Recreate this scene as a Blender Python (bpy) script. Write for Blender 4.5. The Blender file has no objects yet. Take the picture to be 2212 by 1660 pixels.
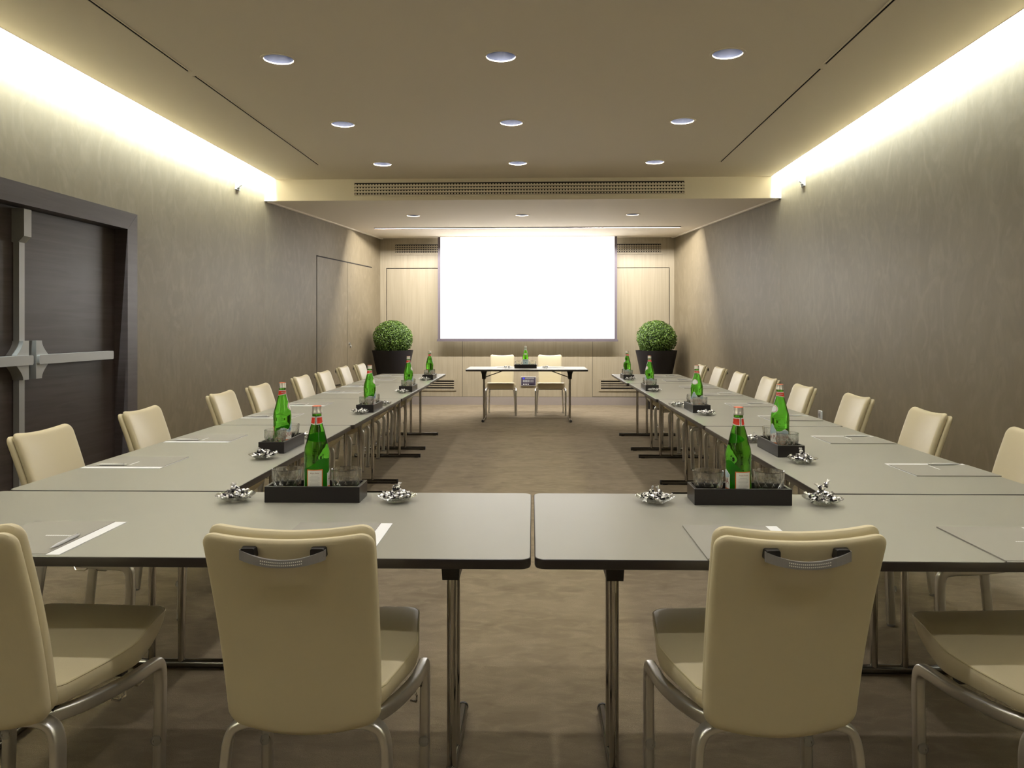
import bpy, bmesh, math, random
from mathutils import Vector, Matrix
random.seed(7)
C = bpy.context.scene.collection
PI = math.pi
# ---------------------------------------------------------------- frames
SR = .977            # metres per room unit
U = .944             # metres per furniture unit
EYE = 1.365 * SR     # camera height above the carpet
FL = 1.365 - EYE / U # floor level in furniture units
PHI = .015           # the furniture is laid out very slightly askew to the room
def F(x, y, z=None):
    c, s = math.cos(PHI), math.sin(PHI)
    return ((x*c - y*s)*U, (x*s + y*c)*U, 0.0 if z is None else (z - 1.365)*U + EYE)
TOP = .74
TOPW = (TOP - 1.365)*U + EYE

# ---------------------------------------------------------------- materials
def new_mat(name):
    m = bpy.data.materials.new(name); m.use_nodes = True
    return m, m.node_tree.nodes, m.node_tree.links, m.node_tree.nodes['Principled BSDF']
def mat(name, col, rough=.5, metal=0, trans=0, ior=1.45, spec=.5, emit=None, estr=0, bump=None, vary=None, coat=0):
    m, N, L, b = new_mat(name)
    b.inputs['Base Color'].default_value = (*col, 1)
    b.inputs['Roughness'].default_value = rough
    b.inputs['Metallic'].default_value = metal
    b.inputs['Transmission Weight'].default_value = trans
    b.inputs['IOR'].default_value = ior
    b.inputs['Specular IOR Level'].default_value = spec
    b.inputs['Coat Weight'].default_value = coat
    if emit:
        b.inputs['Emission Color'].default_value = (*emit, 1); b.inputs['Emission Strength'].default_value = estr
    tc = N.new('ShaderNodeTexCoord')
    if vary:   # (scale xyz, amount, detail)
        mp = N.new('ShaderNodeMapping'); mp.inputs['Scale'].default_value = vary[0]
        L.new(tc.outputs['Object'], mp.inputs[0])
        nz = N.new('ShaderNodeTexNoise'); nz.inputs['Scale'].default_value = 1; nz.inputs['Detail'].default_value = vary[2]
        L.new(mp.outputs[0], nz.inputs['Vector'])
        mx = N.new('ShaderNodeMix'); mx.data_type = 'RGBA'
        a = vary[1]
        mx.inputs[6].default_value = (*[c*(1-a) for c in col], 1); mx.inputs[7].default_value = (*[min(1, c*(1+a)) for c in col], 1)
        L.new(nz.outputs['Fac'], mx.inputs[0]); L.new(mx.outputs[2], b.inputs['Base Color'])
    if bump:
        nz = N.new('ShaderNodeTexNoise'); nz.inputs['Scale'].default_value = bump[0]; nz.inputs['Detail'].default_value = 4
        L.new(tc.outputs['Object'], nz.inputs['Vector'])
        bp = N.new('ShaderNodeBump'); bp.inputs['Strength'].default_value = bump[1]; bp.inputs['Distance'].default_value = .01
        L.new(nz.outputs['Fac'], bp.inputs['Height']); L.new(bp.outputs[0], b.inputs['Normal'])
    return m
def layered(name, base, layers, rough=.6, bumps=(), spec=.5):
    """layers: (scale xyz, detail, lo, hi, colour, distortion) mixed over the base by noise"""
    m, N, L, b = new_mat(name)
    b.inputs['Roughness'].default_value = rough; b.inputs['Specular IOR Level'].default_value = spec
    tc = N.new('ShaderNodeTexCoord'); prev = None
    for sc, det, lo, hi, col, dist in layers:
        mp = N.new('ShaderNodeMapping'); mp.inputs['Scale'].default_value = sc; L.new(tc.outputs['Object'], mp.inputs[0])
        nz = N.new('ShaderNodeTexNoise'); nz.inputs['Scale'].default_value = 1; nz.inputs['Detail'].default_value = det
        nz.inputs['Distortion'].default_value = dist; L.new(mp.outputs[0], nz.inputs['Vector'])
        rp = N.new('ShaderNodeMapRange'); rp.inputs[1].default_value = lo; rp.inputs[2].default_value = hi
        L.new(nz.outputs['Fac'], rp.inputs[0])
        mx = N.new('ShaderNodeMix'); mx.data_type = 'RGBA'; mx.inputs[7].default_value = (*col, 1)
        L.new(rp.outputs[0], mx.inputs[0])
        if prev is None: mx.inputs[6].default_value = (*base, 1)
        else: L.new(prev, mx.inputs[6])
        prev = mx.outputs[2]
    L.new(prev, b.inputs['Base Color'])
    nrm = None
    for sc, st, ds in bumps:
        mp = N.new('ShaderNodeMapping'); mp.inputs['Scale'].default_value = sc; L.new(tc.outputs['Object'], mp.inputs[0])
        nz = N.new('ShaderNodeTexNoise'); nz.inputs['Scale'].default_value = 1; nz.inputs['Detail'].default_value = 3
        L.new(mp.outputs[0], nz.inputs['Vector'])
        bp = N.new('ShaderNodeBump'); bp.inputs['Strength'].default_value = st; bp.inputs['Distance'].default_value = ds
        L.new(nz.outputs['Fac'], bp.inputs['Height'])
        if nrm: L.new(nrm, bp.inputs['Normal'])
        nrm = bp.outputs[0]
    if nrm: L.new(nrm, b.inputs['Normal'])
    return m

M = {}
M['plaster'] = layered('polished taupe plaster', (.172, .139, .085), [
    ((1.1, 1.1, .7), 5, .36, .64, (.192, .157, .099), 1.5), ((4.5, 4.5, 2.6), 7, .46, .72, (.212, .176, .115), 2.4),
    ((8, 8, 4.5), 5, .50, .75, (.170, .138, .086), 1.6)], .5, [((14, 14, 8), .10, .01)], .35)
M['veneer'] = layered('pale figured maple veneer', (.315, .27, .188), [
    ((9, 9, .7), 5, .35, .7, (.36, .31, .22), .6), ((60, 60, 1.5), 3, .45, .75, (.285, .243, .165), .2)], .42, [], .4)
M['wenge'] = layered('dark brown veneer', (.043, .033, .030), [
    ((1.2, 1.5, 28), 4, .4, .7, (.062, .049, .046), .8), ((2.5, 2.5, 2.5), 2, .55, .75, (.055, .045, .043), .5)], .38, [], .4)
M['frame'] = layered('dark brown frame veneer', (.060, .048, .048), [((2, 2, 30), 4, .4, .7, (.078, .063, .064), .6)], .42, [], .4)
M['ceiling'] = mat('matt warm ceiling paint', (.74, .67, .56), .85, spec=.2)
M['carpet'] = layered('brown cut pile carpet', (.172, .139, .093), [
    ((2.0, 4.2, 1), 6, .40, .66, (.232, .190, .131), 1.0), ((9, 17, 1), 5, .45, .72, (.265, .220, .154), .8),
    ((4, 8, 1), 4, .56, .76, (.130, .103, .067), .6), ((260, 260, 1), 2, .35, .7, (0.180, 0.146, 0.100), 0)], .95,
    [((350, 350, 1), .5, .006), ((30, 70, 1), .25, .01)], .1)
M['laminate'] = mat('grey beige laminate', (.272, .266, .232), .38, spec=.28, vary=((6, 6, 6), .03, 3))
M['edge'] = mat('black edge band', (.016, .013, .013), .34, spec=.7)
M['chrome'] = mat('chrome', (.50, .48, .45), .07, metal=1)
M['alu'] = mat('satin aluminium', (.70, .695, .68), .36, metal=1, vary=((30, 30, 30), .05, 3))
M['footmetal'] = mat('reflection-darkened chrome', (.20, .19, .18), .16, metal=1)  # chrome colour lowered to hold the dark reflections on the feet
M['bar'] = mat('silver painted metal', (.36, .365, .36), .38, metal=.35)
M['vinyl'] = mat('cream vinyl', (.62, .55, .375), .42, spec=.4, bump=(420, .04))
M['vinyl2'] = mat('cream vinyl piping', (.62, .55, .35), .45, spec=.4)
M['grip'] = mat('grey plastic grip', (.25, .24, .245), .38)
M['black'] = mat('black plastic', (.012, .011, .012), .45)
M['dark'] = mat('dark recess and painted shade', (.015, .012, .010), .8)  # near black for recess linings and for shade painted at joints
M['bumper'] = mat('clear rubber', (.8, .8, .78), .1, trans=.8, ior=1.45)
M['tray'] = mat('black brown lacquered wood', (.009, .007, .008), .34, vary=((20, 20, 60), .15, 4))
def thin_glass(name, tint, body, mixg):
    m, N, L, b = new_mat(name); N.remove(b)
    out = N['Material Output']; tr = N.new('ShaderNodeBsdfTransparent'); tr.inputs[0].default_value = (*tint, 1)
    gl = N.new('ShaderNodeBsdfGlossy'); gl.inputs['Roughness'].default_value = .03; gl.inputs[0].default_value = (1, 1, 1, 1)
    fr = N.new('ShaderNodeLayerWeight'); fr.inputs[0].default_value = .5
    pw = N.new('ShaderNodeMath'); pw.operation = 'POWER'; pw.inputs[1].default_value = 2.6; L.new(fr.outputs['Facing'], pw.inputs[0])
    ad = N.new('ShaderNodeMath'); ad.operation = 'MULTIPLY_ADD'; ad.inputs[1].default_value = .8; ad.inputs[2].default_value = body
    mx = N.new('ShaderNodeMixShader'); L.new(pw.outputs[0], ad.inputs[0]); L.new(ad.outputs[0], mx.inputs[0])
    L.new(tr.outputs[0], mx.inputs[1]); L.new(gl.outputs[0], mx.inputs[2]); m2 = N.new('ShaderNodeMixShader'); gb = N.new('ShaderNodeBsdfGlass'); gb.inputs['IOR'].default_value = 1.30; gb.inputs['Roughness'].default_value = 0
    m2.inputs[0].default_value = mixg; L.new(mx.outputs[0], m2.inputs[1]); L.new(gb.outputs[0], m2.inputs[2]); L.new(m2.outputs[0], out.inputs[0])
    return m
M['glass'] = thin_glass('clear thin glass', (.92, .93, .91), .08, .15)
M['cutglass'] = thin_glass('cut glass', (.92, .93, .91), .03, .62)
M['green'] = mat('green bottle glass', (.17, .68, .05), .015, trans=1, ior=1.36)
M['cap'] = mat('silver cap', (.75, .72, .68), .3, metal=.7)
M['capred'] = mat('red cap print', (.72, .13, .04), .4)
M['red'] = mat('red label', (.62, .045, .022), .45)
M['white'] = mat('white label paper', (.74, .74, .70), .55)
M['orange'] = mat('orange label border', (.62, .15, .03), .5)
M['sky'] = mat('pale blue label', (.42, .55, .62), .55)
M['paleblue'] = mat('light blue label', (.55, .72, .80), .5)
M['ink'] = mat('dark red ink', (.26, .05, .04), .6)
M['blueink'] = mat('dark blue ink', (.04, .08, .25), .6)
M['greyink'] = mat('grey print', (.42, .42, .42), .6)
M['foil'] = mat('silver foil', (.9, .89, .88), .3, metal=.85)
M['foild'] = mat('dark printed foil', (.05, .045, .05), .22, metal=.6)
M['paper'] = mat('white paper', (.83, .84, .86), .6)
M['folder'] = mat('taupe grey card', (.262, .252, .226), .62)
M['pen'] = mat('silver pen', (.58, .58, .60), .3, metal=.35)
M['screen'] = mat('self-lit projection fabric', (.88, .88, .88), .8, emit=(1, 1, 1), estr=1.9)  # glow added to the fabric in place of light thrown on it
M['border'] = mat('dark plum grey screen border', (.125, .105, .125), .6)
M['plate'] = mat('white plastic', (.50, .49, .47), .4)
M['steel'] = mat('brushed grey skirting', (.33, .29, .265), .35, metal=.2)
M['pot'] = mat('matt black planter', (.011, .009, .012), .55)
M['soil'] = mat('dark soil', (.02, .014, .009), .95, bump=(60, .6))
M['reflector'] = mat('silver reflector', (.07, .08, .115), .3, metal=.9)
M['panel'] = mat('dark control panel', (.045, .035, .06), .4)
M['blue'] = mat('blue display', (.02, .03, .3), .4, emit=(.08, .08, .9), estr=.5)
M['light'] = mat('white buttons', (.8, .8, .75), .4)
m, N, L, b = new_mat('boxwood leaves')
oi = N.new('ShaderNodeTexCoord'); nz = N.new('ShaderNodeTexNoise'); nz.inputs['Scale'].default_value = 38; nz.inputs['Detail'].default_value = 2
L.new(oi.outputs['Object'], nz.inputs['Vector'])
cr = N.new('ShaderNodeValToRGB'); cr.color_ramp.elements[0].position = .35; cr.color_ramp.elements[0].color = (.020, .055, .007, 1)
cr.color_ramp.elements[1].position = .68; cr.color_ramp.elements[1].color = (.17, .29, .04, 1)
L.new(nz.outputs['Fac'], cr.inputs[0]); L.new(cr.outputs[0], b.inputs['Base Color']); b.inputs['Roughness'].default_value = .38
M['leaf'] = m
M['core'] = mat('dark foliage core', (.008, .016, .004), .9)

# ---------------------------------------------------------------- mesh helpers
class MB:
    def __init__(s): s.v = []; s.f = []; s.m = []; s.mi = 0
    def add(s, vs, fs):
        o = len(s.v); s.v += [tuple(p) for p in vs]; s.f += [tuple(i+o for i in f) for f in fs]; s.m += [s.mi]*len(fs)
    def box(s, x0, x1, y0, y1, z0, z1):
        s.add([(x0,y0,z0),(x1,y0,z0),(x1,y1,z0),(x0,y1,z0),(x0,y0,z1),(x1,y0,z1),(x1,y1,z1),(x0,y1,z1)],
              [(3,2,1,0),(4,5,6,7),(0,1,5,4),(1,2,6,5),(2,3,7,6),(3,0,4,7)])
    def prism(s, poly, z0, z1):
        n = len(poly)
        s.add([(x,y,z0) for x,y in poly]+[(x,y,z1) for x,y in poly],
              [tuple(range(n-1,-1,-1)), tuple(range(n,2*n))]+[(i,(i+1)%n,n+(i+1)%n,n+i) for i in range(n)])
    def rings(s, rs, close=True, cap0=True, cap1=True):
        n = len(rs[0]); vs = [p for r in rs for p in r]; fs = []
        for k in range(len(rs)-1):
            for i in range(n if close else n-1):
                j = (i+1) % n; fs.append((k*n+i, k*n+j, (k+1)*n+j, (k+1)*n+i))
        if cap0: fs.append(tuple(range(n-1,-1,-1)))
        if cap1: fs.append(tuple((len(rs)-1)*n+i for i in range(n)))
        s.add(vs, fs)
    def lathe(s, prof, n=32, cx=0, cy=0, cap0=True, cap1=True):
        s.rings([[(cx+r*math.cos(2*PI*i/n), cy+r*math.sin(2*PI*i/n), z) for i in range(n)] for r, z in prof], True, cap0, cap1)
    def tube(s, pts, w, h=None, n=12, caps=True, up=None, sq=1.0):
        """sweep an ellipse (w across the bend plane normal, h the other way) along pts"""
        if h is None: h = w
        P = [Vector(p) for p in pts]; rs = []
        T = [(P[min(i+1, len(P)-1)]-P[max(i-1, 0)]).normalized() for i in range(len(P))]
        ref = Vector(up) if up else (Vector((0,0,1)) if abs(T[0].z) < .9 else Vector((0,1,0)))
        a = (ref - T[0]*ref.dot(T[0])).normalized()
        for p, t in zip(P, T):
            a = (a - t*a.dot(t)).normalized(); bb = t.cross(a)
            e = lambda q: math.copysign(abs(q)**sq, q) if abs(q) > 1e-9 else 0.0
            rs.append([tuple(p + a*(w*e(math.cos(2*PI*i/n))) + bb*(h*e(math.sin(2*PI*i/n)))) for i in range(n)])
        s.rings(rs, True, caps, caps)
    def build(s, name, m, parent=None, scale=1.0, smooth=True, loc=None, angle=35, off=(0,0,0)):
        me = bpy.data.meshes.new(name)
        me.from_pydata([((x+off[0])*scale, (y+off[1])*scale, (z+off[2])*scale) for x, y, z in s.v], [], s.f); assert max(max(f) for f in s.f) < len(s.v)
        for mm in (m if isinstance(m, (list, tuple)) else [m]): me.materials.append(mm)
        me.polygons.foreach_set('material_index', s.m)
        bm = bmesh.new(); bm.from_mesh(me); bmesh.ops.remove_doubles(bm, verts=bm.verts, dist=1e-6)
        bmesh.ops.recalc_face_normals(bm, faces=bm.faces); bm.to_mesh(me); bm.free()
        if smooth:
            me.polygons.foreach_set('use_smooth', [True]*len(me.polygons))
            me.set_sharp_from_angle(angle=math.radians(angle))
        o = bpy.data.objects.new(name, me); C.objects.link(o)
        if parent: o.parent = parent
        if loc: o.location = loc
        return o
def fillet(poly, rad, n=6):
    out = []; k = len(poly)
    for i in range(k):
        p = Vector(poly[i]); a = Vector(poly[i-1]); c = Vector(poly[(i+1) % k]); r = rad[i] if isinstance(rad, (list, tuple)) else rad
        u = (a-p).normalized(); v = (c-p).normalized(); ang = u.angle(v)
        if r <= 0 or ang > 3.1: out.append(tuple(p)); continue
        d = r/math.tan(ang/2); ce = p + (u+v).normalized()*(r/math.sin(ang/2))
        s0 = p+u*d-ce; s1 = p+v*d-ce; tot = s0.angle(s1); sg = 1 if s0.x*s1.y-s0.y*s1.x > 0 else -1
        for j in range(n+1):
            t = sg*tot*j/n; out.append((ce.x+s0.x*math.cos(t)-s0.y*math.sin(t), ce.y+s0.x*math.sin(t)+s0.y*math.cos(t)))
    return out
def densify(poly, mx):
    out = []
    for i, p in enumerate(poly):
        q = poly[(i+1) % len(poly)]; d = math.dist(p, q); k = max(1, math.ceil(d/mx))
        out += [(p[0]+(q[0]-p[0])*j/k, p[1]+(q[1]-p[1])*j/k) for j in range(k)]
    return out
def smoothpath(pts, it=3):
    for _ in range(it):
        q = [pts[0]]
        for a, b in zip(pts, pts[1:]):
            q += [tuple(a[i]*.75+b[i]*.25 for i in range(3)), tuple(a[i]*.25+b[i]*.75 for i in range(3))]
        pts = q+[pts[-1]]
    return pts
def pillow(mb, outline, ks, fn):
    """closed cushion: ks = [(k, c)...] from back centre round the edge to front centre; fn maps (a, b, c)"""
    rs = [[fn(a*k, b*k, c) for a, b in outline] for k, c in ks]
    mb.rings(rs)
def cushion_ks(t, A, r, bulge=.0):
    ks = [(k, -t/2 - bulge*(1-k*k)) for k in (.02, .2, .4, .6, .75, .86)]
    for j in range(0, 9):
        th = -PI/2 + PI*j/8
        ks.append((1 - (r/A)*(1-math.cos(th)), (t/2 - r)*(1 if th > 1e-6 else (-1 if th < -1e-6 else 0)) + r*math.sin(th)))
    ks += [(k, t/2 + bulge*(1-k*k)) for k in (.86, .75, .6, .4, .2, .02)]
    return ks
def thing(name, label, cat, loc=(0,0,0), rz=0, group=None):
    o = bpy.data.objects.new(name, None); C.objects.link(o); o.empty_display_size = .1
    o.location = loc; o.rotation_euler = (0,0,rz); o['label'] = label; o['category'] = cat
    if group: o['group'] = group
    return o
def tag(o, label=None, cat=None, group=None, kind=None):
    if label: o['label'] = label
    if cat: o['category'] = cat
    if group: o['group'] = group
    if kind: o['kind'] = kind
    return o
def kids(o): return [c for c in bpy.data.objects if c.parent == o]
def dup(root, loc, rz, label, group=None):
    def cp(o, parent):
        c = o.copy(); C.objects.link(c); c.parent = parent
        for k in kids(o): cp(k, c)
        return c
    r = cp(root, None); r.location = loc; r.rotation_euler = (0,0,rz); r['label'] = label
    if group: r['group'] = group
    return r
class Maker:
    """first call moves the prototype, later calls copy it"""
    def __init__(s, root): s.root = root; s.used = False
    def put(s, loc, rz, label, group=None):
        if not s.used:
            s.used = True; r = s.root; r.location = loc; r.rotation_euler = (0,0,rz); r['label'] = label
            if group: r['group'] = group
            return r
        return dup(s.root, loc, rz, label, group)
def struct(mb, name, m, label=None, parent=None, **k):
    o = mb.build(name, m, parent, scale=SR, **k)
    if parent is None: o['kind'] = 'structure'
    if label: o['label'] = label
    return o

def text_mb(body, size, mb, fn, extrude=0.0):
    """lettering as flat glyph meshes, mapped through fn(x, y)->xyz, centred"""
    cu = bpy.data.curves.new('t', 'FONT'); cu.body = body; cu.size = size; cu.align_x = 'CENTER'; cu.align_y = 'CENTER'; cu.resolution_u = 3
    ob = bpy.data.objects.new('t', cu); C.objects.link(ob)
    dg = bpy.context.evaluated_depsgraph_get(); dg.update()
    me = bpy.data.meshes.new_from_object(ob.evaluated_get(dg))
    mb.add([fn(v.co.x, v.co.y) for v in me.vertices], [tuple(p.vertices) for p in me.polygons])
    bpy.data.objects.remove(ob); bpy.data.curves.remove(cu); bpy.data.meshes.remove(me)

# ================================================================= ROOM (room units, floor z = 0)
XL, XR, CE = -3.455, 2.865, 3.19
YS, YB, NZ = 9.40, 13.47, 2.93
AL0, AL1 = (-3.455, 9.42), (-2.885, 13.47)
AR0, AR1 = (2.865, 9.42), (2.268, 13.47)
Y0 = -2.6
mb = MB(); mb.box(-4.2, 3.6, Y0-.3, 14, -.05, 0); struct(mb, 'floor', M['carpet'], smooth=False)
# left wall with double door opening
DY0, DY1, DZ = 3.76, 6.354, 2.312
mb = MB(); mb.box(XL-.2, XL, Y0, DY0, 0, 3.55); mb.box(XL-.2, XL, DY1, AL0[1], 0, 3.55); mb.box(XL-.2, XL, DY0, DY1, DZ, 3.55)
struct(mb, 'wall_left', M['plaster'], smooth=False)
mb = MB(); mb.box(XR, XR+.2, Y0, AR0[1], 0, 3.55); struct(mb, 'wall_right', M['plaster'], smooth=False)
mb = MB(); mb.prism([AL0, AL1, (AL1[0]-.2, AL1[1]), (AL0[0]-.2, AL0[1])], 0, 2.99); struct(mb, 'wall_left_rear', M['plaster'], smooth=False)
mb = MB(); mb.prism([AR0, AR1, (AR1[0]+.2, AR1[1]), (AR0[0]+.2, AR0[1])], 0, 2.99); struct(mb, 'wall_right_rear', M['plaster'], smooth=False)
mb = MB(); mb.box(XL, XR, Y0-.2, Y0, 0, 3.55); struct(mb, 'wall_front', M['plaster'], smooth=False)
# back wall with veneer panels
mb = MB(); mb.box(-3.1, 2.6, YB+.02, YB+.2, 0, 3.0); wb = struct(mb, 'wall_back', M['dark'], smooth=False)
g = .006
for x0, x1, z0, z1 in [(-2.885, -2.775-g, .145, 2.40+g), (-2.775+g, -1.431-g/2, .145, 2.40-g), (-1.431+g/2, .85-g/2, .145, 2.40-g),
                       (.85+g/2, 2.185-g, .150, 2.40-g), (2.185+g, 2.27, .145, 2.40+g), (-2.885, 2.27, 2.40+g, 2.95)]:
    mb = MB(); mb.box(x0, x1, YB, YB+.02, z0, z1); struct(mb, 'veneer_panel', M['veneer'], parent=wb, smooth=False)
mb = MB(); mb.box(-2.89, 2.27, YB-.012, YB+.01, 0, .140); struct(mb, 'baseboard_back', M['steel'], smooth=False)
def along(A, B, s, off=0):
    d = Vector((B[0]-A[0], B[1]-A[1])).normalized(); n = Vector((-d.y, d.x))
    return (A[0]+d.x*s+n.x*off, A[1]+d.y*s+n.y*off)
def wallbox(mb, A, B, s0, s1, o0, o1, z0, z1):
    mb.prism([along(A,B,s0,o0), along(A,B,s1,o0), along(A,B,s1,o1), along(A,B,s0,o1)], z0, z1)
LEN = math.dist(AL0, AL1)
for nm, A, B, sg in (('baseboard_left_rear', AL0, AL1, -1), ('baseboard_right_rear', AR0, AR1, 1)):
    mb = MB(); wallbox(mb, A, B, 0, LEN, -.002*sg, .012*sg, 0, .14); struct(mb, nm, M['steel'], smooth=False)
mb = MB(); mb.box(XL-.01, XL+.012, Y0, DY0, 0, .14); mb.box(XL-.01, XL+.012, DY1, 9.42, 0, .14); struct(mb, 'baseboard_left', M['steel'], smooth=False)
mb = MB(); mb.box(XR-.012, XR+.01, Y0, 9.42, 0, .14); struct(mb, 'baseboard_right', M['steel'], smooth=False)

# ---- plates with round holes and slots
def plate(mb, xs, ys, z, holes, skip, r, zt):
    """xs, ys cut lines; a cell whose centre holds a lamp gets a round hole; skipped cells stay open"""
    for i in range(len(xs)-1):
        for j in range(len(ys)-1):
            x0, x1, y0, y1 = xs[i], xs[i+1], ys[j], ys[j+1]; cx, cy = (x0+x1)/2, (y0+y1)/2
            if any(a0 < cx < a1 and b0 < cy < b1 for a0, a1, b0, b1 in skip): continue
            h = [p for p in holes if abs(p[0]-cx) < .02 and abs(p[1]-cy) < .02]
            if h:
                n = 48; ci = []; sq = []
                for k in range(n):
                    t = 2*PI*(k+.5)/n; c, s = math.cos(t), math.sin(t); q = (x1-x0)/2/max(abs(c), abs(s))
                    ci.append((cx+r*c, cy+r*s, z)); sq.append((cx+q*c, cy+q*s, z))
                cor = [(x1,y1,z),(x0,y1,z),(x0,y0,z),(x1,y0,z)]
                mb.add(ci+sq, [(k, (k+1) % n, n+(k+1) % n, n+k) for k in range(n)])
                for q in range(4):   # corner triangles
                    k = n//8 + q*n//4 - 1
                    mb.add([sq[k % n], sq[(k+1) % n], cor[q]], [(0, 1, 2)])
            else:
                mb.add([(x0,y0,z),(x1,y0,z),(x1,y1,z),(x0,y1,z)], [(0,1,2,3)])
LX = (-1.805, -.29, 1.225); LY = (.11, 1.795, 3.48, 5.172, 6.848, 8.537)
R = .102; H = .14
def cuts(vals, lo, hi, extra=()):
    c = {lo, hi}
    for v in vals: c |= {v-H, v+H}
    return sorted(c | set(extra))
holes = [(x, y) for x in LX for y in LY]
SX = ((-2.541, -2.525), (1.941, 1.957)); SY = ((-1.0, 1.6), (2.0, 5.40), (5.50, 8.57))
xs = cuts(LX, -3.31, 2.75, [v for p in SX for v in p]); ys = cuts(LY, Y0, YS, [v for p in SY for v in p if v != 8.57])
mb = MB(); plate(mb, xs, ys, CE, holes, [(a[0], a[1], b[0], b[1] if b[1] < 8 else 8.677) for a in SX for b in SY], R, 0)
for a in SX: mb.add([(a[0],8.57,CE),(a[1],8.57,CE),(a[1],8.677,CE),(a[0],8.677,CE)], [(0,1,2,3)])
for x0, x1 in ((-3.31, -3.30), (2.74, 2.75)): mb.box(x0, x1, Y0, YS, CE, CE+.035)
mb.add([(-3.31,Y0,CE+.035),(-3.31,YS,CE+.035),(-2.2,YS,CE+.035),(-2.2,Y0,CE+.035)], [(0,1,2,3)])
mb.add([(2.75,Y0,CE+.035),(2.75,YS,CE+.035),(1.7,YS,CE+.035),(1.7,Y0,CE+.035)], [(0,1,2,3)])
struct(mb, 'ceiling', M['ceiling'], smooth=False)
mb = MB(); mb.box(XL-.2, XR+.2, Y0-.2, YS+.1, 3.55, 3.6); struct(mb, 'ceiling_cove', M['ceiling'], smooth=False)
# niche ceiling (lower) with its front face
NXs = (-1.83, -.305, 1.23); NY = 10.72
nh = [(x, NY) for x in NXs]
H = .13
xs = cuts(NXs, -3.455, 2.865, [-2.67, 2.125]); ys = cuts([NY], YS, YB+.05, [12.03, 12.10])
mb = MB(); plate(mb, xs, ys, NZ, nh, [(-2.67, 2.125, 12.03, 12.10)], .092, 0)
mb.add([(XL,YS,NZ),(XR,YS,NZ),(XR,YS,3.55),(XL,YS,3.55)], [(0,1,2,3)])
mb.box(XL, XR, YS-.012, YS, NZ-.006, NZ+.012)
struct(mb, 'ceiling_niche', M['ceiling'], smooth=False)
for nm, A, B, sg in (('trim_1', AL0, AL1, -1), ('trim_2', AR0, AR1, 1)):
    mb = MB(); wallbox(mb, A, B, .02, LEN, .012*sg, .05*sg, NZ-.016, NZ+.002); struct(mb, nm, M['ceiling'], smooth=False)
# wall-washer slot in the niche ceiling
mb = MB(); mb.box(-2.68, 2.135, 12.02, 12.03, NZ, 3.03); mb.box(-2.68, 2.135, 12.10, 12.11, NZ, 3.03); mb.box(-2.68, 2.135, 12.02, 12.11, 3.03, 3.04)
mb.box(-2.68, -2.67, 12.02, 12.11, NZ, 3.03); mb.box(2.125, 2.135, 12.02, 12.11, NZ, 3.03)
ws = thing('wall_washer_light', 'long recessed wall-washer light slot in the low ceiling above the projection screen', 'ceiling light', (0, 12.06*SR, NZ*SR))
o = mb.build('housing', M['grip'], ws, scale=SR, smooth=False, off=(0, -12.06, -NZ))
mb = MB(); mb.box(-2.675, 2.13, 12.100, 12.112, NZ-.006, NZ+.0); mb.build('flange', M['plate'], ws, scale=SR, smooth=False, off=(0, -12.06, -NZ))
mb = MB(); mb.box(-2.675, 2.13, 12.024, 12.031, NZ-.014, NZ+.0); mb.build('baffle', M['grip'], ws, scale=SR, smooth=False, off=(0, -12.06, -NZ))

def spot(loc, power, size, col, blend=.25, rad=.03):
    l = bpy.data.lights.new('lamp', 'SPOT'); l.energy = power; l.spot_size = math.radians(size); l.spot_blend = blend
    l.color = col; l.shadow_soft_size = rad; o = bpy.data.objects.new('lamp', l); C.objects.link(o); o.location = loc
    return o
def area(loc, sx, sy, power, col, rot, spread=180):
    l = bpy.data.lights.new('lamp', 'AREA'); l.shape = 'RECTANGLE'; l.size = sx; l.size_y = sy; l.energy = power; l.color = col
    l.spread = math.radians(spread)
    o = bpy.data.objects.new('lamp', l); C.objects.link(o); o.location = loc; o.rotation_euler = rot
    return o

# ---- recessed downlights
def downlight(r, depth):
    t = thing('recessed_downlight', '', 'ceiling light')
    mb = MB(); mb.rings([[(q*math.cos(2*PI*i/48), q*math.sin(2*PI*i/48), z) for i in range(48)] for q, z in ((r*1.02, 0), (r*.98, .03), (r*.80, depth*.75), (r*.62, depth), (.012, depth+.004))], True, False, True)
    mb.build('reflector', M['reflector'], t, scale=SR, smooth=True)
    mb = MB(); mb.rings([[(q*math.cos(2*PI*i/48), q*math.sin(2*PI*i/48), z) for i in range(48)] for q, z in ((r*.97, .004), (r*.97, -.003), (r*1.16, -.004), (r*1.18, 0))], True, False, False)
    mb.build('rim', M['ceiling'], t, scale=SR, smooth=False)
    return t
DL = Maker(downlight(R, .12))
rown = {0: 'row behind the camera, nearest the front wall', 1: 'second row, above the camera', 2: 'row above the near joined tables',
        3: 'front visible row of the main ceiling', 4: 'middle visible row of the main ceiling', 5: 'row next to the long ceiling grille'}
coln = {0: 'left', 1: 'centre', 2: 'right'}
DLP, WARM = 42, (1, .955, .90)
for j, y in enumerate(LY):
    for i, x in enumerate(LX):
        DL.put((x*SR, y*SR, CE*SR), 0, 'round recessed downlight, %s one of the %s' % (coln[i], rown[j]), 'downlights in the main ceiling')
        spot((x*SR, y*SR, (CE+.075)*SR), DLP*(.5, .85, 1, 1, 1, 1)[j], 122, WARM, .3, .035)
ND = Maker(downlight(.092, .10))
for i, x in enumerate(NXs):
    ND.put((x*SR, NY*SR, NZ*SR), 0, 'round recessed downlight in the low ceiling by the screen, %s of three' % coln[i], 'downlights in the low ceiling')
    spot((x*SR, NY*SR, (NZ+.07)*SR), DLP*.2, 118, WARM, .3, .035)
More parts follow.
